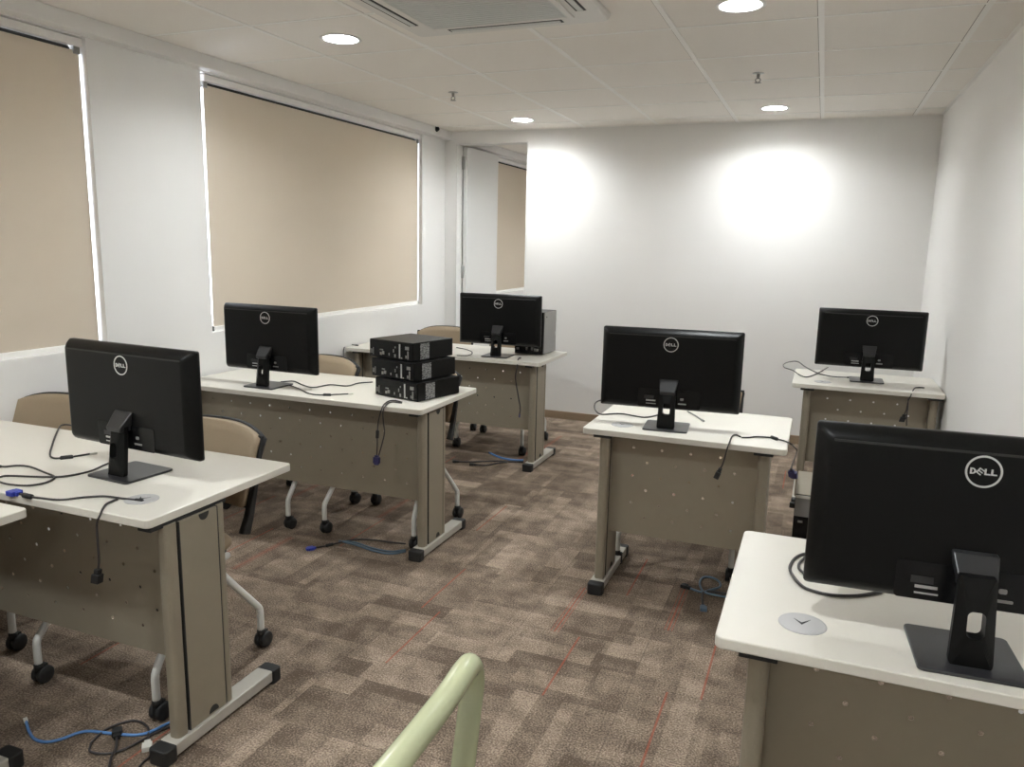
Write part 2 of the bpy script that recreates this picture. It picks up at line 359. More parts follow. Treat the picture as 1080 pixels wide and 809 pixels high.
g.box(XR - .02, XR, YF, YB, ZC - .003, ZC + .001); g.box(-3.085, XR - .02, YB - .02, YB, ZC - .003, ZC + .001)
struct(g.build('ceiling_grid', M['tbar'], ceil_ob))
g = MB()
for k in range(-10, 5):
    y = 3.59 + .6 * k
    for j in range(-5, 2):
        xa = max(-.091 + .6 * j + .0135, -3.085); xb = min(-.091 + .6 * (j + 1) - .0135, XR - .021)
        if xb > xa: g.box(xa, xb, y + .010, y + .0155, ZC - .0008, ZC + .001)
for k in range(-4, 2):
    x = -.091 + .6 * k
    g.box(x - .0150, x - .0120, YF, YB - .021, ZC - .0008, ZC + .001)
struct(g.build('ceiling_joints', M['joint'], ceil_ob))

WIN = [(.35, 2.702, .972, 2.368), (3.395, 5.872, .972, 2.368), (7.50, 9.65, .972, 2.368)]
w = MB(); ys = YF
for (a, b, z0, z1) in WIN:
    w.box(XL - .2, XL, ys, a, 0, ZC); w.box(XL - .2, XL, a, b, 0, z0); w.box(XL - .2, XL, a, b, z1, ZC); ys = b
w.box(XL - .2, XL, ys, YN, 0, ZC)
struct(w.build('wall_left', M['wall']))
struct(MB().box(XR, XR + .12, YF, YB + .1, 0, ZC).build('wall_right', M['wall']))
DX0, DX1, DZ = -3.05, -2.375, 2.346
b = MB()
b.box(XL, DX0, YB, YB + .1, 0, ZC).box(DX0, DX1, YB, YB + .1, DZ, ZC).box(DX1, XR, YB, YB + .1, 0, ZC)
struct(b.build('wall_back', M['wall']))
struct(MB().box(XL, XR, YF - .1, YF, 0, ZC).build('wall_front', M['wall']))
struct(MB().box(-.6, -.5, YB + .1, YN, 0, ZC).build('wall_next_room_right', M['wall']))
struct(MB().box(XL, -.6, YN - .1, YN, 0, ZC).build('wall_next_room_back', M['wall']))
# bulkhead above the windows
struct(MB().box(XL, -3.085, YF, YB, 2.372, ZC).build('trim_1', M['wall'], bevel=.004))
struct(MB().box(XL, -3.085, YB + .1, YN - .1, 2.372, ZC).build('trim_2', M['wall'], bevel=.004))
# skirting boards
struct(MB().box(DX1, XR, YB - .014, YB, 0, .066).build('baseboard_back', M['brown'], bevel=.002))
struct(MB().box(XR - .014, XR, YF, YB - .014, 0, .066).build('baseboard_right', M['brown'], bevel=.002))
struct(MB().box(XL, XL + .014, YF, YB, 0, .066).build('baseboard_left', M['brown'], bevel=.002))

# door frame and the open leaf
d = struct(bpy.data.objects.new('door_1', None)); COL.objects.link(d); d.location = (DX0, YB, 0)
fr = MB(); wdt = DX1 - DX0
fr.box(0, .012, -.006, .106, 0, DZ).box(wdt - .012, wdt, -.006, .106, 0, DZ).box(.012, wdt - .012, -.006, .106, DZ - .012, DZ)
struct(fr.build('door_frame', M['doorpaint'], d, bevel=.002))
leaf = struct(MB().box(.016, .054, .112, .112 + .70, .008, DZ - .018).build('door_leaf', M['doorpaint'], d, bevel=.003))
for z in (.25, 1.235, 2.19):
    h = MB().box(.012, .034, .100, .112, z - .055, z + .055)
    h.tube([(.018, .098, z - .055), (.018, .098, z + .055)], .007, 10)
    struct(h.build('door_hinge', M['silver'], leaf))

# windows: frame and pane in the wall thickness, and the roller blinds in front
def window(n, a, b, z0, z1):
    e = struct(bpy.data.objects.new(f'window_{n}', None)); COL.objects.link(e); e.location = (XL - .15, a, z0)
    W, H = b - a, z1 - z0
    f = MB()
    f.box(-.03, .03, 0, .05, 0, H).box(-.03, .03, W - .05, W, 0, H).box(-.03, .03, .05, W - .05, 0, .05).box(-.03, .03, .05, W - .05, H - .05, H)
    f.box(-.025, .025, W / 2 - .025, W / 2 + .025, .05, H - .05)
    struct(f.build('window_frame', M['frame'], e, bevel=.003))
    struct(MB().box(-.003, .003, .05, W - .05, .05, H - .05).build('window_pane', M['glass'], e))
for n, q in enumerate(WIN): window(n + 1, *q)
BL = ['long tan roller blind at the left photo edge, pulled down over the nearest window',
      'wide tan roller blind over the window between the two white wall piers',
      'tan roller blind in the next room, seen through the open doorway']
def blind(k, a, b, z0, z1, gap):
    W = b - a - gap - (.005 if k == 0 else .002); xo = XL - .05
    t = thing('roller_blind', BL[k], 'blind', (xo, a + gap, z0), 0, 'tan roller blinds on the window wall')
    top = z1 - z0 - .004
    MB().box(-.02, .035, 0, W, top - .034, top).build('headrail', M['tbar'], t, bevel=.003)
    MB().tube([(.0, .03, top - .048), (.0, W - .05, top - .048)], .013, 14).build('roller_tube', M['dark'], t)
    for y in (.004, W - .034):
        MB().box(-.014, .022, y, y + .03, top - .066, top - .035).build('bracket', M['greymetal'], t, bevel=.002)
    pts = [(0.012, top - .05), (.014, top - .08), (.006, .03), (.006, .02)]
    fb = MB()
    fb.prism([(p[0], p[1]) for p in pts] + [(p[0] - .0015, p[1]) for p in reversed(pts)], 'y', .010, W - .006)
    fb.build('fabric', M['blind'], t)
    br = MB().prism(rrect(.016, .03, .006, 4, .005, .012), 'y', .004, W - .004).build('bottom_bar', M['tbar'], t)
    for y0 in (.0, W - .006):
        MB().prism(rrect(.02, .032, .007, 4, .005, .012), 'y', y0, y0 + .006).build('end_cap', M['dark'], br)
blind(0, *WIN[0], .03); blind(1, *WIN[1], .047); blind(2, *WIN[2], .03)

# ceiling lights
def lamp(x, y, label):
    t = thing('ceiling_downlight', label, 'ceiling light', (x, y, ZC), 0, 'round ceiling downlights')
    MB().lathe([(.079, .040), (.081, -.001), (.096, -.0008), (.098, -.003), (.092, -.006), (.080, -.005), (.0775, .0), (.0755, .040), (.079, .040)], 36).build('trim_ring', M['lamp_trim'], t)
    MB().lathe([(.078, .044), (.0765, .036), (.05, .034), (.004, .0335), (.003, .044)], 36).build('diffuser', M['lamp'], t)
for (x, y), l in zip(LAMPS, ['round lit downlight nearest the left windows, left of the air conditioner',
                'round lit downlight in front of the open doorway, close to the back wall',
                'round lit downlight at the top photo edge, right of the air conditioner',
                'round lit downlight throwing a bright pool on the back wall',
                'round downlight above the near left desks, outside the photo',
                'round downlight above the near right desk, outside the photo',
                'round downlight behind the camera on the window side',
                'round downlight behind the camera on the right side',
                'unseen downlight added just beyond the doorway to brighten the door leaf',
                'unseen downlight added deep in the next room to brighten the door leaf']):
    lamp(x, y, l)

# sprinklers
def sprinkler(x, y, label):
    t = thing('sprinkler_head', label, 'sprinkler', (x, y, ZC), 0, 'pendant ceiling sprinklers')
    MB().lathe([(.004, 0), (.030, -.001), (.032, -.004), (.012, -.007)], 20).build('escutcheon', M['silver'], t)
    s = MB().lathe([(.009, -.005), (.009, -.02), (.006, -.024), (.006, -.03)], 12)
    for a in (0, PI):
        s.tube([(.006 * math.cos(a), .006 * math.sin(a), -.026), (.014 * math.cos(a), 0, -.036), (.006 * math.cos(a), 0, -.05)], .0028, 6)
    s.build('frame', M['greymetal'], t)
    MB().lathe([(.002, -.049), (.018, -.05), (.019, -.052), (.002, -.053)], 16).build('deflector', M['greymetal'], t)
sprinkler(-2.278, 4.646, 'small sprinkler head hanging from the ceiling in front of the doorway light')
sprinkler(-.413, 4.60, 'small sprinkler head hanging between the two right-hand ceiling lights')

# ceiling cassette air conditioner
t = thing('air_conditioner', 'square ceiling cassette air conditioner with grey grille at the top photo edge', 'air conditioner', (-1.345, 2.86, ZC))
p = MB(); H = .45
p.loft([[Vector((u * s, v * s, z)) for (u, v) in rrect(2 * H, 2 * H, .03)] for (s, z) in ((1, 0), (1, -.012), (.985, -.024), (.97, -.028))], smooth=False)
p.build('panel', M['ac'], t)
gr = MB()
gr.box(-.305, .305, -.305, .305, -.0355, -.029)
for k in range(24): gr.box(-.295, .295, -.29 + k * .0252, -.283 + k * .0252, -.037, -.034)
grl = gr.build('grille', M['acgrille'], t)
e = MB()
for s in (-1, 1): e.box(s * .315 - .011, s * .315 + .011, -.326, .326, -.037, -.028).box(-.304, .304, s * .315 - .011, s * .315 + .011, -.037, -.028)
e.build('grille_frame', M['ac'], t, bevel=.002)
for q in range(4):
    R = Matrix.Rotation(q * PI / 2, 4, 'Z')
    sl = MB().box(-.26, .26, .352, .395, -.0295, -.02, R).build('air_slot', M['dark'], t)
    MB().box(-.25, .25, .362, .385, -.032, -.028, R).build('louvre', M['acgrille'], sl)

# dark sensor on the end of the bulkhead
t = thing('wall_sensor', 'tiny dark round sensor high in the corner beside the doorway', 'sensor', (-3.085, 5.98, 2.425))
Rx = Matrix.Rotation(PI / 2, 4, 'Y')
MB().lathe([(.002, 0), (.024, 0), (.024, .006), (.020, .008)], 18, Rx).build('base', M['dark'], t)
MB().lathe([(.019, .007), (.016, .02), (.008, .026), (.002, .027)], 18, Rx).build('dome', M['gloss'], t)

# ------------------------------------------------------------------ desks
T = .74; TH = .025
def perforated(x0, x1, z0, z1, y, th=.0016, first=0):
    m = MB(); du, dv = .0635, .0622; n = max(1, round((x1 - x0) / du)); du = (x1 - x0) / n
    k = int((z1 - z0) / dv); top = z1
    rows = [(top - .024, top)] + [(top - .024 - dv * (i + 1), top - .024 - dv * i) for i in range(k - 1)]
    last = rows[-1][0]
    if last > z0 + 1e-4: rows.append((z0, last))
    for r, (za, zb) in enumerate(rows):
        for c in range(n):
            xa, xb = x0 + c * du, x0 + (c + 1) * du
            hole = 0 < r < len(rows) - 1 and (r + c + first) % 2 == 0 and 0 < c < n - 1
            if not hole:
                m.add([(xa, y, za), (xb, y, za), (xb, y, zb), (xa, y, zb)], [(0, 1, 2, 3)])
                m.add([(xa, y + th, za), (xb, y + th, za), (xb, y + th, zb), (xa, y + th, zb)], [(3, 2, 1, 0)])
            else:
                cx, cz, rr = (xa + xb) / 2, (za + zb) / 2, .0056
                O, I = [], []
                for q in range(8):
                    a = PI / 4 * q
                    I.append((cx + rr * math.cos(a), cz + rr * math.sin(a)))
                    ca, sa = math.cos(a), math.sin(a); mm = max(abs(ca), abs(sa))
                    O.append((cx + ca / mm * (xb - xa) / 2, cz + sa / mm * (zb - za) / 2))
                for yy, flip in ((y, 0), (y + th, 1)):
                    vs = [(u, yy, v) for u, v in O + I]
                    fs = [(q, (q + 1) % 8, 8 + (q + 1) % 8, 8 + q) for q in range(8)]
                    m.add(vs, [tuple(reversed(f)) for f in fs] if flip else fs)
                m.add([(u, y, v) for u, v in I] + [(u, y + th, v) for u, v in I], [((q + 1) % 8, q, 8 + q, 8 + (q + 1) % 8) for q in range(8)])
    m.box(x0, x1, y, y + .014, z0 - .002, z0).box(x0, x1, y, y + .014, z1, z1 + .002)
    m.box(x0 - .0015, x0, y, y + .014, z0, z1).box(x1, x1 + .0015, y, y + .014, z0, z1)
    return m

def desk(label, x0, x1, yf, depth, inset, grommets, group='cream desks with perforated front panels', rz=0.0, inset_right=None):
    """x0..x1 along the row, yf the edge facing the camera"""
    t = thing('desk', label, 'desk', ((x0 + x1) / 2, yf, 0), rz, group)
    hw = (x1 - x0) / 2
    MB().prism(rrect(2 * hw, depth, .018, 5, 0, depth / 2), 'z', T - TH, T).build('tabletop', M['desk'], t, bevel=.003)
    for s in (-1, 1):
        cx = s * (hw - inset) if s < 0 or inset_right is None else hw - inset_right
        # upright: narrow front post, wide cover plate and narrow rear post
        lg = MB()
        lg.prism(rrect(.042, .046, .016, 5, cx, .075), 'z', .048, T - TH - .008)
        lg.box(cx - .010, cx + .010, .09, .262, .05, T - TH - .008)
        lg.prism(rrect(.040, .03, .012, 5, cx, .268), 'z', .048, T - TH - .008)
        leg = lg.build('leg', M['steel'], t)
        cv = MB()
        for q in (-1, 1): cv.box(min(cx + q * .011, cx + q * .021), max(cx + q * .011, cx + q * .021), .1025, .2485, .051, T - TH - .010)
        cv.build('leg_cover', M['steel'], leg, bevel=.0012)
        sl = MB()  # dark strips stand in for the shade in the grooves beside the cover
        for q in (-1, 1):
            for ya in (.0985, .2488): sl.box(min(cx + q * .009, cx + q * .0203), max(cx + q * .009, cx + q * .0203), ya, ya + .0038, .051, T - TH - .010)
        sl.build('groove_shade', M['dark'], leg)
        for q in (-1, 1):
            for (zc, sg) in ((T - TH - .012, -1), (.057, 1)):
                pts = [(.195 + .02 * math.cos(a), zc + sg * .022 * math.sin(a)) for a in [PI * i / 10 for i in range(11)]]
                xx = cx + q * .0212
                MB().prism(pts, 'x', xx - .0006, xx + .0006).build('cable_opening', M['dark'], leg)
        ft = MB().prism(rrect(.062, .43, .006, 3, cx, .245), 'z', .012, .050).build('foot', M['foot'], leg, bevel=.004)
        for y in (.012, .478):
            MB().prism(rrect(.068, .05, .012, 4, cx, y), 'z', 0, .049).build('foot_cap', M['rubber'], leg, bevel=.004)
        o_ = .037 if inset > .07 else .011
        MB().box(cx - (o_ if s < 0 else .037), cx + (o_ if s > 0 else .037), .009, .30, T - TH - .013, T - TH).build('top_bracket', M['rubber'], leg, bevel=.002)
    perforated(-(hw - inset - .021), hw - (inset if inset_right is None else inset_right) - .021, .255, .700, .128).build('modesty_panel', M['steel'], t)
    for gx in grommets:
        gx = gx - (x0 + x1) / 2
        gm = MB().lathe([(.003, .0028), (.042, .0026), (.047, .0012), (.048, 0)], 30, Matrix.Translation((gx, .128, T))).build('cable_grommet', M['grommet'], t)
        MB().prism([(gx - .018, .142), (gx - .002, .128), (gx + .016, .147), (gx - .001, .118)], 'z', T + .0022, T + .0032).build('cable_notch', M['dark'], gm)
    return t
DESKS = {}
DESKS['N'] = desk('cream desk corner cut off at the left photo edge, nearest the camera', -3.14, -2.02, .832, .596, .016, [])
DESKS['L'] = desk('long cream desk with one monitor and loose cables, front left of the aisle', -3.14, -1.643, 1.488, .622, .012, [-1.80])
DESKS['ML'] = desk('long cream desk carrying the stack of three black computers', -3.14, -1.652, 3.062, .625, .035, [])
DESKS['F'] = desk('long cream desk nearest the doorway, in the last row at the left', -3.14, -1.650, 4.662, .60, .068, [])
DESKS['RF'] = desk('cream desk in the right foreground with a round grey cable cover near its corner', -.137, .684, 1.478, .640, .085, [.025])
DESKS['C'] = desk('short cream desk standing free in the middle of the room, right of the aisle', -.888, -.066, 3.072, .622, .085, [-.745])
DESKS['FR'] = desk('short cream desk in the far right corner against the right wall', -.105, .684, 4.684, .60, .085, [.06], inset_right=.045)

# ------------------------------------------------------------------ monitors
def letter(m, kind, cx, cz, h, y, a=0.0):
    st = h * .27; w = h * .86; R = Matrix.Rotation(a, 4, 'Y')
    def rect(u0, u1, v0, v1):
        pts = [R @ Vector((u, 0, v)) for u, v in ((u0, v0), (u1, v0), (u1, v1), (u0, v1))]
        m.prism([(p.x + cx, p.z + cz) for p in pts], 'y', y - .0006, y + .0006)
    if kind == 'L':
        rect(-w / 2, -w / 2 + st, -h / 2, h / 2); rect(-w / 2 + st, w / 2, -h / 2, -h / 2 + st * .8)
    elif kind == 'E':
        rect(-w / 2, -w / 2 + st * .8, -h / 2, h / 2)
        for v in (-h / 2, -st * .33, h / 2 - st * .66): rect(-w / 2 + st * .8, w / 2, v, v + st * .66)
    elif kind == 'D':
        rect(-w / 2, -w / 2 + st, -h / 2, h / 2)
        out = [(-w / 2 + st + (w - st) * math.sin(PI * i / 10), h / 2 * math.cos(PI * i / 10)) for i in range(11)]
        inn = [(-w / 2 + st + (w - 2 * st) * math.sin(PI * i / 10), (h / 2 - st * .7) * math.cos(PI * i / 10)) for i in range(11)]
        for i in range(10):
            q = [out[i], out[i + 1], inn[i + 1], inn[i]]
            m.prism([(u + cx, v + cz) for u, v in q], 'y', y - .0006, y + .0006)

def make_monitor(label):
    t = thing('monitor', label, 'monitor', (0, 0, T), 0, 'black monitors seen from behind')
    W, H, zc = .588, .345, .2475
    rings = []
    for (y, ins, r) in ((.041, .0025, .006), (.039, 0, .008), (.027, 0, .008), (.022, .0015, .009), (.008, .009, .011), (-.003, .018, .012), (-.0080, .025, .014), (-.0095, .032, .014)):
        rings.append([Vector((u, y, v)) for (u, v) in rrect(W - 2 * ins, H - 2 * ins, r, 4, 0, zc)])
    sh = MB().loft(rings, smooth=True).build('housing', M['black'], t)
    MB().box(-.262, .262, -.0097, .002, zc + H / 2 - .030, zc + H / 2 - .0255).build('vent_slot', M['dark'], sh)
    MB().box(-.280, .280, .0405, .0415, zc - .155, zc + .158).build('screen', M['gloss'], t)
    bay = MB().prism(rrect(.262, .078, .008, 4, .003, zc - H / 2 + .052), 'y', -.0108, -.008).build('port_bay', M['gloss'], t)
    MB().box(-.092, -.052, -.0118, -.0106, .112, .118).box(-.092, -.050, -.0118, -.0106, .100, .1035).build('label_strip', M['silver'], bay)
    MB().box(-.10, -.06, -.0118, -.0106, .122, .136).build('label_plate', M['hinge'], bay)
    MB().prism(rrect(.014, .010, .003, 3, .058, .128), 'y', -.0125, -.010).prism(rrect(.034, .006, .002, 3, .060, .108), 'y', -.0118, -.010).build('port', M['greymetal'], bay)
    em = MB()
    zc2 = .3575; no = 40
    for i in range(no):
        a0, a1 = 2 * PI * i / no, 2 * PI * (i + 1) / no
        em.prism([(r * math.cos(a), zc2 + r * math.sin(a)) for r, a in ((.0312, a0), (.0312, a1), (.0276, a1), (.0276, a0))], 'y', -.0105, -.0090)
    for kind, cx, a in (('D', -.0178, 0), ('E', -.0060, .62), ('L', .0062, 0), ('L', .0172, 0)):
        letter(em, kind, cx, zc2, .0118, -.0098, a)
    em.build('emblem', M['logo'], sh)
    # stand
    MB().prism(rrect(.186, .182, .012, 5), 'z', 0, .0075).build('stand_base', M['base'], t, bevel=.002)
    nk = MB(); n = 5
    O = []; I = []
    for (u, v) in rrect(1, 1, .06, n): O.append((u, v))
    for (u, v) in rrect(.030, .050, .010, n, 0, .090): I.append((u, v))
    def neckpt(u, v, y):
        zz = .0075 + (v + .5) * .168; f = (v + .5); wd = .075 - .011 * min(1, f * 1.1)
        return (u * wd, y + .020 * f, zz)
    cur = len(O)
    def yb(u): return -.070 + .016 * (abs(u) * 2) ** 2
    fo = [neckpt(u, v, yb(u)) for u, v in O]; bo = [neckpt(u, v, -.040) for u, v in O]
    def holept(u, v, y): f = (v - .0075) / .168; return (u, y + .020 * f, v)
    fi = [holept(u, v, -.068) for u, v in I]; bi = [holept(u, v, -.040) for u, v in I]
    q = [(i, (i + 1) % cur) for i in range(cur)]
    nk.add(fo + fi + bo + bi, [(a, b_, cur + b_, cur + a) for a, b_ in q] + [(2 * cur + b_, 2 * cur + a, 3 * cur + a, 3 * cur + b_) for a, b_ in q] + [(b_, a, 2 * cur + a, 2 * cur + b_) for a, b_ in q] + [(cur + a, cur + b_, 3 * cur + b_, 3 * cur + a) for a, b_ in q])
    nk.build('stand_neck', M['black'], t)
    hg = MB()
    def ring(z, y0, y1, wd): return [Vector((u, v, z)) for u, v in ((-wd / 2, y0), (wd / 2, y0), (wd / 2, y1), (-wd / 2, y1))]
    hg.loft([ring(.150, -.052, -.012, .061), ring(.163, -.054, -.012, .063), ring(.188, -.032, .012, .072), ring(.206, -.016, .012, .078), ring(.210, -.012, .012, .078)], smooth=False)
    hg.build('hinge', M['hinge'], t, bevel=.003)
    MB().tube([(-.036, -.012, .195), (.036, -.012, .195)], .007, 12).build('hinge_pin', M['black'], t)
    return t
mon = make_monitor('black monitor on the front left desk, cables looping on the desk beside it')
mon.location = (-2.034, 1.79, T); mon.rotation_euler = (0, 0, math.radians(-4.2))
big = dup(mon, (.316, 1.598, T), math.radians(3), 'largest black monitor, right foreground, cut by the right photo edge')
for o in big.children:
    k = o.name.split('.')[0]
    if k in ('housing', 'screen', 'port_bay'): o.location = (-.001, .033, .004)   # its head stands a little further from the neck
    if k in ('hinge', 'hinge_pin'): o.location = (.002, .020, -.006)
dup(mon, (-.562, 3.24, T), math.radians(4.5), 'black monitor with a grey lit hinge on the middle free-standing desk')
dup(mon, (-2.645, 3.225, T), math.radians(-1), 'black monitor in front of the wide tan blind, left of the stacked computers')
dup(mon, (-2.01, 4.82, T), math.radians(3), 'black monitor in front of the open doorway, before a grey-sided computer')
dup(mon, (.300, 4.985, T), math.radians(0), 'smallest-looking black monitor, in the far right corner of the room')

# ------------------------------------------------------------------ computers
def make_sff(label):
    t = thing('desktop_computer', label, 'computer', (0, 0, 0), 0, 'stack of three slim black computers')
    MB().box(-.145, .145, -.150, .155, .002, .0915).build('case', M['black'], t, bevel=.003)
    r = MB().box(-.142, .142, -.154, -.149, .005, .0885).build('rear_panel', M['gloss'], t, bevel=.001)
    MB().box(.057, .066, -.1555, -.1535, .010, .080).box(.070, .078, -.1555, -.1535, .010, .016).build('slot_cover', M['silver'], r)
    MB().box(.098, .122, -.1555, -.1535, .056, .072).box(.100, .108, -.1555, -.1535, .014, .028).box(.112, .120, -.1555, -.1535, .010, .050).build('power_socket', M['greymetal'], r)
    po = MB()
    for (u, w_, z0, z1) in ((-.132, .006, .02, .042), (-.118, .004, .014, .05), (-.072, .012, .016, .030), (-.056, .014, .020, .036), (-.070, .02, .040, .046), (-.012, .006, .018, .030), (.018, .006, .036, .052), (.026, .010, .012, .028), (.030, .005, .058, .066)):
        po.box(u, u + w_, -.1555, -.1535, z0, z1)
    po.build('ports', M['greymetal'], r)
    MB().box(.1448, .1456, -.096, -.030, .006, .084).build('printed_label', M['sticker'], t)
    return t
c0 = make_sff('slim black computer at the bottom of the stack on the cream desk')
c0.location = (-1.852, 3.392, T); c0.rotation_euler = (0, 0, math.radians(-15))
dup(c0, (-1.884, 3.410, T + .0925), math.radians(-14), 'slim black computer in the middle of the stack of three')
top = dup(c0, (-1.912, 3.438, T + .185), math.radians(-13), 'slim black computer on top of the stack of three, its lid in view')

t = thing('computer_tower', 'computer with a light grey side cover standing behind the monitor by the doorway', 'computer', (-1.852, 5.13, T), math.radians(-1))
MB().box(-.105, .1035, -.13, .13, .004, .297).build('case', M['black'], t, bevel=.003)
MB().box(.1035, .1065, -.112, .13, .006, .296).build('side_cover', M['greymetal'], t, bevel=.001)
r = MB().box(-.102, .098, -.1335, -.129, .008, .292).build('rear_panel', M['gloss'], t, bevel=.001)
pp = MB()
for (u, w_, z0, z1) in ((-.06, .03, .075, .082), (-.02, .012, .03, .05), (.02, .014, .032, .055), (.045, .03, .028, .042), (-.09, .02, .03, .046)): pp.box(u, u + w_, -.135, -.133, z0, z1)
pp.build('ports', M['greymetal'], r)
MB().tube([(.106, -.07, .262), (.1075, -.07, .262)], .006, 12).build('cover_lock', M['dark'], t)
MB().box(.106, .1072, .108, .118, .120, .148).build('label_plate', M['silver'], t)

t = thing('computer_tower', 'computer tower on the floor beside the middle desk, its rear towards the camera', 'computer', (.065, 3.80, 0), 0)
MB().box(-.09, .09, -.19, .21, .012, .405).build('case', M['black'], t, bevel=.003)
r = MB().box(-.088, .088, -.193, -.189, .02, .300).build('rear_panel', M['gloss'], t)
pp = MB()
for (u, w_, z0, z1) in ((-.07, .02, .275, .285), (-.02, .028, .23, .26), (.03, .02, .25, .27), (-.07, .03, .10, .18)): pp.box(u, u + w_, -.195, -.1925, z0, z1)
pp.build('ports', M['greymetal'], r)
ps = MB().box(-.088, .088, -.195, -.189, .304, .396).build('power_supply', M['greymetal'], t, bevel=.001)
MB().box(-.088, .088, -.198, -.194, .392, .404).build('top_flange', M['clear'], t)
MB().box(-.088, .088, -.185, .208, .404, .408).build('top_cover', M['steel'], t, bevel=.001)
MB().box(-.112, -.088, -.185, -.165, .335, .36).build('side_knob', M['rubber'], t, bevel=.004)
for sx in (-1, 1):
    for y in (-.15, .17): MB().lathe([(.012, 0), (.014, .014)], 12, Matrix.Translation((sx * .07, y, 0))).build('rubber_foot', M['rubber'], t)

# ------------------------------------------------------------------ training chairs
def make_chair(label, group):
    t = thing('training_chair', label, 'chair', (0, 0, 0), 0, group)
    # back: curved black shell with a beige pad in front, user faces -y
    def backpt(u, v, y):     # u -1..1, v 0..1
        z = .535 + v * (.295 - .055 * abs(u) ** 3.2 * v); return Vector((u * (.222 + .018 * v), .245 + .085 * v + y + .035 * (1 - u * u), z))
    def sheet(y0, y1, us, vs):
        m = MB(); nu, nv = 16, 8; P = []
        for yy in (y0, y1):
            for j in range(nv + 1):
                for i in range(nu + 1): P.append(backpt(us * (2 * i / nu - 1), vs[0] + (vs[1] - vs[0]) * j / nv, yy))
        F = []; K = (nu + 1) * (nv + 1); at = lambda s, j, i: s * K + j * (nu + 1) + i
        for j in range(nv):
            for i in range(nu):
                F.append((at(0, j, i), at(0, j, i + 1), at(0, j + 1, i + 1), at(0, j + 1, i)))
                F.append((at(1, j, i + 1), at(1, j, i), at(1, j + 1, i), at(1, j + 1, i + 1)))
        for i in range(nu): F += [(at(0, nv, i), at(0, nv, i + 1), at(1, nv, i + 1), at(1, nv, i)), (at(0, 0, i + 1), at(0, 0, i), at(1, 0, i), at(1, 0, i + 1))]
        for j in range(nv): F += [(at(0, j + 1, 0), at(1, j + 1, 0), at(1, j, 0), at(0, j, 0)), (at(0, j, nu), at(1, j, nu), at(1, j + 1, nu), at(0, j + 1, nu))]
        return m.add(P, F, True)
    sheet(-.026, 0, .955, (.03, .985)).build('backrest', M['beige'], t)
    sh = sheet(0, .016, 1.0, (0, 1)).build('back_shell', M['rubber'], t)
    for s in (-1, 1):
        pr = [(.200, .455), (.240, .440), (.262, .50), (.290, .60), (.338, .790), (.326, .792), (.268, .60), (.232, .51)]
        MB().prism(pr, 'x', s * .226 - .012, s * .226 + .012).build('back_upright', M['rubber'], t, bevel=.004)
    # seat
    rings = []
    for (z, ins) in ((.405, .03), (.412, .012), (.425, .0), (.440, 0), (.454, .012), (.460, .04)):
        rings.append([Vector((u, v, z)) for u, v in rrect(.44 - 2 * ins, .39 - 2 * ins, .07 - ins * .5, 6, 0, .01)])
    MB().loft(rings).build('seat', M['beige'], t)
    MB().prism(rrect(.40, .35, .05, 5, 0, .01), 'z', .385, .408).build('seat_pan', M['rubber'], t, bevel=.006)
    for sx in (-1, 1):
        MB().tube([(sx * .21, -.17, .392), (sx * .222, -.05, .392), (sx * .222, .05, .392), (sx * .21, .15, .392)], .012, 10).build('seat_rail', M['white_tube'], t)
        for sy in (-1, 1):
            leg = MB().tube([(sx * .262, sy * .245, .066), (sx * .262, sy * .245, .125), (sx * .2615, sy * .2435, .15), (sx * .259, sy * .232, .172), (sx * .243, sy * .148, .277), (sx * .226, sy * .060, .39)], .0125, 12, smooth_path=4).build('leg', M['white_tube'], t)
            c = MB()
            for q in (-1, 1):
                c.lathe([(.004, -.009), (.026, -.009), (.030, -.005), (.030, .005), (.026, .009), (.004, .009)], 18, Matrix.Translation((sx * .262 + q * .013, sy * .245 + .012, .030)) @ Matrix.Rotation(PI / 2, 4, 'Y'))
            c.box(sx * .262 - .010, sx * .262 + .010, sy * .245 - .010, sy * .245 + .026, .028, .064)
            c.lathe([(.015, .05), (.015, .07), (.012, .074)], 12, Matrix.Translation((sx * .262, sy * .245, 0)))
            c.build('caster', M['rubber'], leg)
    return t
GL = 'beige training chairs on white legs with casters'
ch = make_chair('beige chair tucked behind the front left desk, right of its monitor', GL)
ch.location = (-2.085, 1.885, 0)
dup(ch, (-2.92, 1.95, 0), math.radians(9), 'beige chair behind the front left desk, left of the monitor at the photo edge', GL)
dup(ch, (-2.02, 3.425, 0), 0, 'beige chair hidden to its legs behind the stacked computers\' desk', GL)
dup(ch, (-2.705, 3.44, 0), math.radians(-10), 'beige chair with its back showing between the monitor and the stacked computers', GL)
dup(ch, (-2.155, 5.26, 0), 0, 'beige chair behind the monitor by the doorway, only its legs showing under the desk', GL)
dup(ch, (-2.73, 5.25, 0), math.radians(10), 'beige chair at the last left desk, its back showing left of the monitor', GL)
dup(ch, (-.54, 3.68, 0), math.radians(2), 'beige chair mostly hidden behind the middle free-standing desk and its monitor', GL)

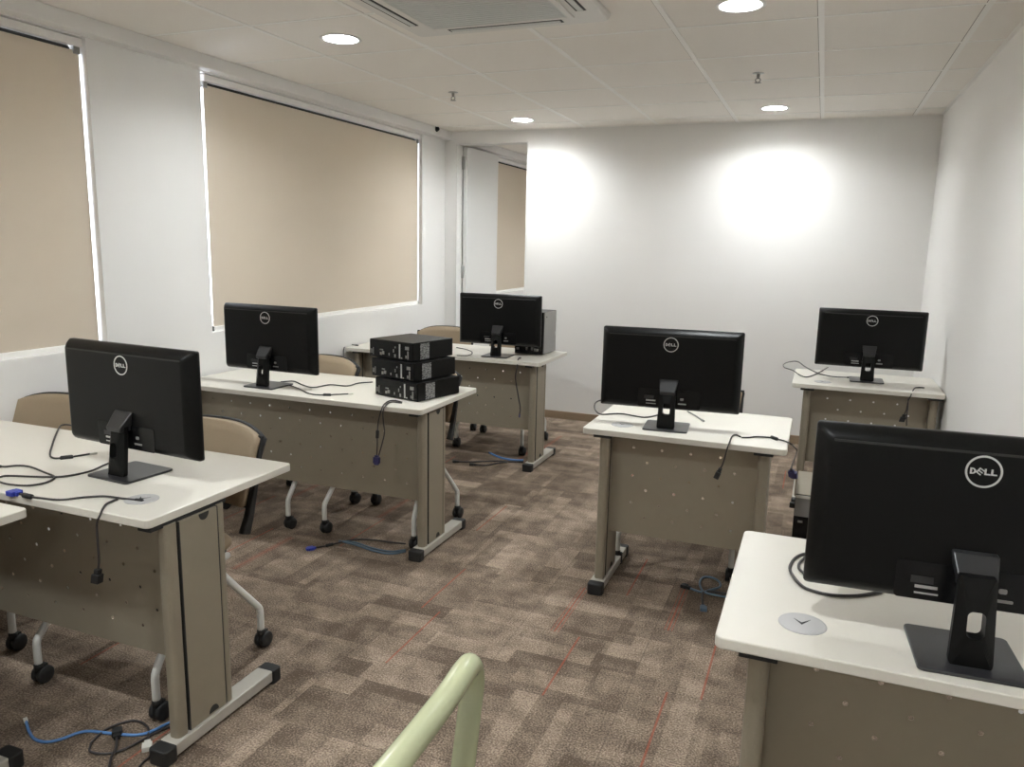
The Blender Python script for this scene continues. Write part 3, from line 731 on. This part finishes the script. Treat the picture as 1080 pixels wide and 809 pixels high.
# ------------------------------------------------------------------ pale green tubular chair in the foreground, seen edge on
t = thing('tubular_chair', 'pale green enamelled tube chair back cut off at the bottom photo edge', 'chair', (-.41, .62, 0), 0)
R_ = .0178
P = [(.0, -.13, .47), (.004, -.185, .60), (.010, -.235, .78), (.013, -.245, .86), (.012, -.225, .905), (.010, -.18, .922), (.006, .0, .916), (-.006, .20, .905), (-.012, .285, .906), (-.016, .318, .898), (-.017, .330, .870), (-.016, .318, .83), (-.010, .275, .73), (-.002, .215, .60), (.0, .16, .47)]
MB().tube(P, R_, 16, smooth_path=6).build('back_hoop', M['pale_green'], t)
MB().prism(rrect(.40, .38, .06, 6, .20, .015), 'z', .452, .478).build('seat', M['pale_green'], t, bevel=.008)
for (x, y) in ((.0, -.15), (.0, .18), (.37, -.14), (.37, .17)):
    MB().tube([(x, y * .92, .455), (x + (.02 if x > .1 else -.03), y * 1.15, 0.006)], .014, 12).build('leg', M['pale_green'], t)

# ------------------------------------------------------------------ cables
def cable(name, label, pts, r=.0032, mat='cord', group=None, ends=(), bead=None, extra=(), cat='cable'):
    P = [Vector(p) for p in pts]; C = P[0].copy(); C.z = min(p.z for p in P) - r
    t = thing(name, label, cat, C, 0, group)
    Q = [p - C for p in P]
    MB().tube(Q, r, 8, smooth_path=6).build('cord', M[mat], t)
    for e in extra: MB().tube([Vector(p) - C for p in e[0]], e[2] if len(e) > 2 else r, 8, smooth_path=6).build('cord', M[e[1]], t)
    if bead is not None:
        S_ = catmull(Q, 8); i = int(bead * (len(S_) - 1)); a = S_[max(i - 1, 0)]; b_ = S_[min(i + 1, len(S_) - 1)]; c = (a + b_) / 2; d_ = (b_ - a).normalized()
        MB().tube([c - d_ * .020, c - d_ * .017, c + d_ * .017, c + d_ * .020], .008, 12, radii=[.005, .008, .008, .005]).build('ferrite_bead', M['rubber'], t)
    for (where, kind, m) in ends:
        a, b_ = (Q[1], Q[0]) if where == 0 else (Q[-2], Q[-1])
        d_ = (b_ - a).normalized()
        side = d_.cross(Vector((0, 0, 1)))
        if side.length < .3: side = Vector((1, 0, 0))
        side.normalize(); up = side.cross(d_)
        fr_ = Matrix((side, d_, up)).transposed().to_4x4(); fr_.translation = b_
        k = MB()
        if kind == 'vga':
            k.box(-.017, .017, .010, .040, -.007, .007, fr_).box(-.009, .009, .0, .010, -.006, .006, fr_).box(-.012, .012, .040, .048, -.005, .005, fr_)
        elif kind == 'plug':
            k.box(-.014, .014, .016, .044, -.010, .010, fr_).box(-.009, .009, 0, .016, -.007, .007, fr_)
        elif kind == 'rj45':
            k.box(-.006, .006, -.004, .020, -.004, .004, fr_)
        elif kind == 'tip':
            k.tube([fr_ @ Vector((0, -.004, 0)), fr_ @ Vector((0, .022, 0))], .0052, 10)
        k.build('connector', M[m], t, bevel=.0015)
    return t
GT = 'monitor cables lying on the desks'; GH = 'cables hanging over the desk edges'; GF = 'cables lying on the carpet'
c_ = CABLES
cable('video_cable', 'cable with a bright blue connector along the edge of the front left desk', list(reversed(c_['L_vga'])), group=GT, ends=((1, 'vga', 'blue'), (0, 'tip', 'rubber')), bead=.9)
cable('power_cord', 'dark cord with a black plug hanging over the edge of the front left desk', c_['L_hang'], group=GH, ends=((1, 'plug', 'rubber'),))
cable('monitor_cable', 'dark cable loop with a bead left of the front left monitor', c_['L_loopA'], group=GT, ends=((1, 'rj45', 'clear'),), bead=.80)
cable('monitor_cable', 'dark cable running left from the front left monitor stand to the photo edge', c_['L_loopB'], group=GT)
cable('monitor_cable', 'dark looped cable with a plug lying at the left photo edge on the desk', c_['L_loopC'], group=GT, ends=((1, 'tip', 'rubber'),))
cable('monitor_cable', 'wavy dark cable running from the monitor to the stacked computers', c_['ML_a'], group=GT)
cable('monitor_cable', 'short dark cable with a bead and pale plug in front of the wavy one', c_['ML_b'], group=GT, ends=((1, 'rj45', 'clear'),), bead=.52)
cable('video_cable', 'pair of dark cables with a blue connector hanging below the stacked computers', c_['ML_h1'], group=GH, ends=((1, 'vga', 'dimblue'),), extra=((c_['ML_h2'], 'cord'),), bead=.75)
cable('monitor_cable', 'thin dark cable loop left of the monitor by the doorway', c_['F_loop'], r=.0028, group=GT)
cable('video_cable', 'dark cable with a blue end hanging from the desk by the doorway', c_['F_hang'], r=.0045, group=GH, ends=((1, 'tip', 'dimblue'),))
cable('power_cord', 'short dark cord drooping over the left part of the last left desk', c_['F_left'], group=GH, ends=((0, 'tip', 'rubber'),))
cable('monitor_cable', 'dark cable looping past the left end of the middle desk', c_['C_left'], group=GT, ends=((1, 'tip', 'rubber'),))
cable('power_cord', 'dark cord with a black plug hanging over the front of the middle desk', c_['C_hang'], group=GH, ends=((1, 'plug', 'rubber'),))
vg = c_['C_vga'] + [(-.045, 3.13, .66), (-.042, 3.14, .645)]
cable('video_cable', 'dark cable with a bead draped off the right end of the middle desk', vg, group=GH, bead=.42, ends=((1, 'vga', 'dimblue'),))
cable('monitor_cable', 'short grey cable right of the middle monitor stand', c_['C_small'], mat='greymetal', group=GT, ends=((1, 'tip', 'greymetal'),))
cable('monitor_cable', 'dark cable loop beside the largest monitor in the right foreground', c_['RF_loop'], r=.0036, group=GT, extra=((c_['RF_in'], 'cord', .0034),))
cable('monitor_cable', 'thin dark cable looping past the left end of the far right desk', c_['FR_loop'], r=.0032, group=GT, ends=((1, 'tip', 'rubber'),))
cable('power_cord', 'dark cords with a plug hanging from the far right desk', c_['FR_hang'], group=GH, ends=((1, 'plug', 'rubber'),), extra=((c_['FR_hang2'], 'cord'),))
cable('network_cable', 'bright blue network cable on the carpet by the front left desk foot', c_['L_blue'], r=.0045, mat='bluecable', group=GF, ends=((0, 'rj45', 'clear'),))
cable('power_cord', 'black cord looped on the carpet by the front left desk foot, white plug', c_['L_black'], r=.0035, group=GF, ends=((1, 'plug', 'clear'),))
cable('power_cord', 'black plug and cord running off the bottom photo edge', c_['L_plug'], r=.0038, group=GF, ends=((0, 'plug', 'rubber'),))
cable('power_cord', 'short black cord leaving the front left desk foot cap', c_['L_last'], r=.0035, group=GF)
cable('video_cable', 'dark cable with a blue end on the carpet under the stacked computers\' desk', list(reversed(c_['ML_vga'])), r=.004, group=GF, ends=((1, 'vga', 'blue'),), bead=.8)
cable('network_cable', 'bundle of blue-grey cables on the carpet at the foot of the stacked computers\' desk', c_['ML_blue'], r=.005, mat='bluegrey', group=GF, extra=((c_['ML_blue2'], 'bluegrey', .005),))
cable('power_cord', 'black cord with a plug on the carpet under the last left desk', list(reversed(c_['F_a'])), r=.005, group=GF, ends=((1, 'plug', 'rubber'),))
cable('network_cable', 'blue cable on the carpet under the last left desk', c_['F_b'], r=.007, mat='bluecable', group=GF)
cable('power_cord', 'second short black cord with a plug under the last left desk', list(reversed(c_['F_c'])), r=.006, group=GF, ends=((1, 'plug', 'rubber'),))
cable('network_cable', 'blue-grey cable coil with a black plug on the carpet under the middle desk', list(reversed(c_['C_a'])), r=.005, mat='bluegrey', group=GF, ends=((1, 'plug', 'rubber'),))
cable('power_cord', 'dark cord with a plug pointing at the camera under the middle desk', list(reversed(c_['C_b'])), r=.005, group=GF, ends=((1, 'plug', 'bluegrey'),))

# ------------------------------------------------------------------ daylight outside, exposure and camera
wd = bpy.data.worlds.new('daylight'); S.world = wd; wd.use_nodes = True
nt = wd.node_tree; bg = nt.nodes['Background']
bg.inputs['Color'].default_value = (.80, .87, 1.0, 1); bg.inputs['Strength'].default_value = 1.4      # bright overcast sky

cam = bpy.data.cameras.new('camera'); co = bpy.data.objects.new('camera', cam); COL.objects.link(co)
right = Vector((0.92860, 0.37050, 0.02084)); upv = Vector((-0.08565, 0.15936, 0.98350)); fwd = Vector((-0.36106, 0.91506, -0.17972))
mw = Matrix((right, upv, -fwd)).transposed().to_4x4(); mw.translation = (0, 0, 1.505)
co.matrix_world = mw
cam.sensor_fit = 'HORIZONTAL'; cam.sensor_width = 36; cam.lens = 812.6 / 1080 * 36; cam.clip_start = .02
S.camera = co
S.view_settings.view_transform = 'Standard'; S.view_settings.look = 'None'; S.view_settings.gamma = 1; S.view_settings.use_curve_mapping = False
S.view_settings.exposure = 2.97
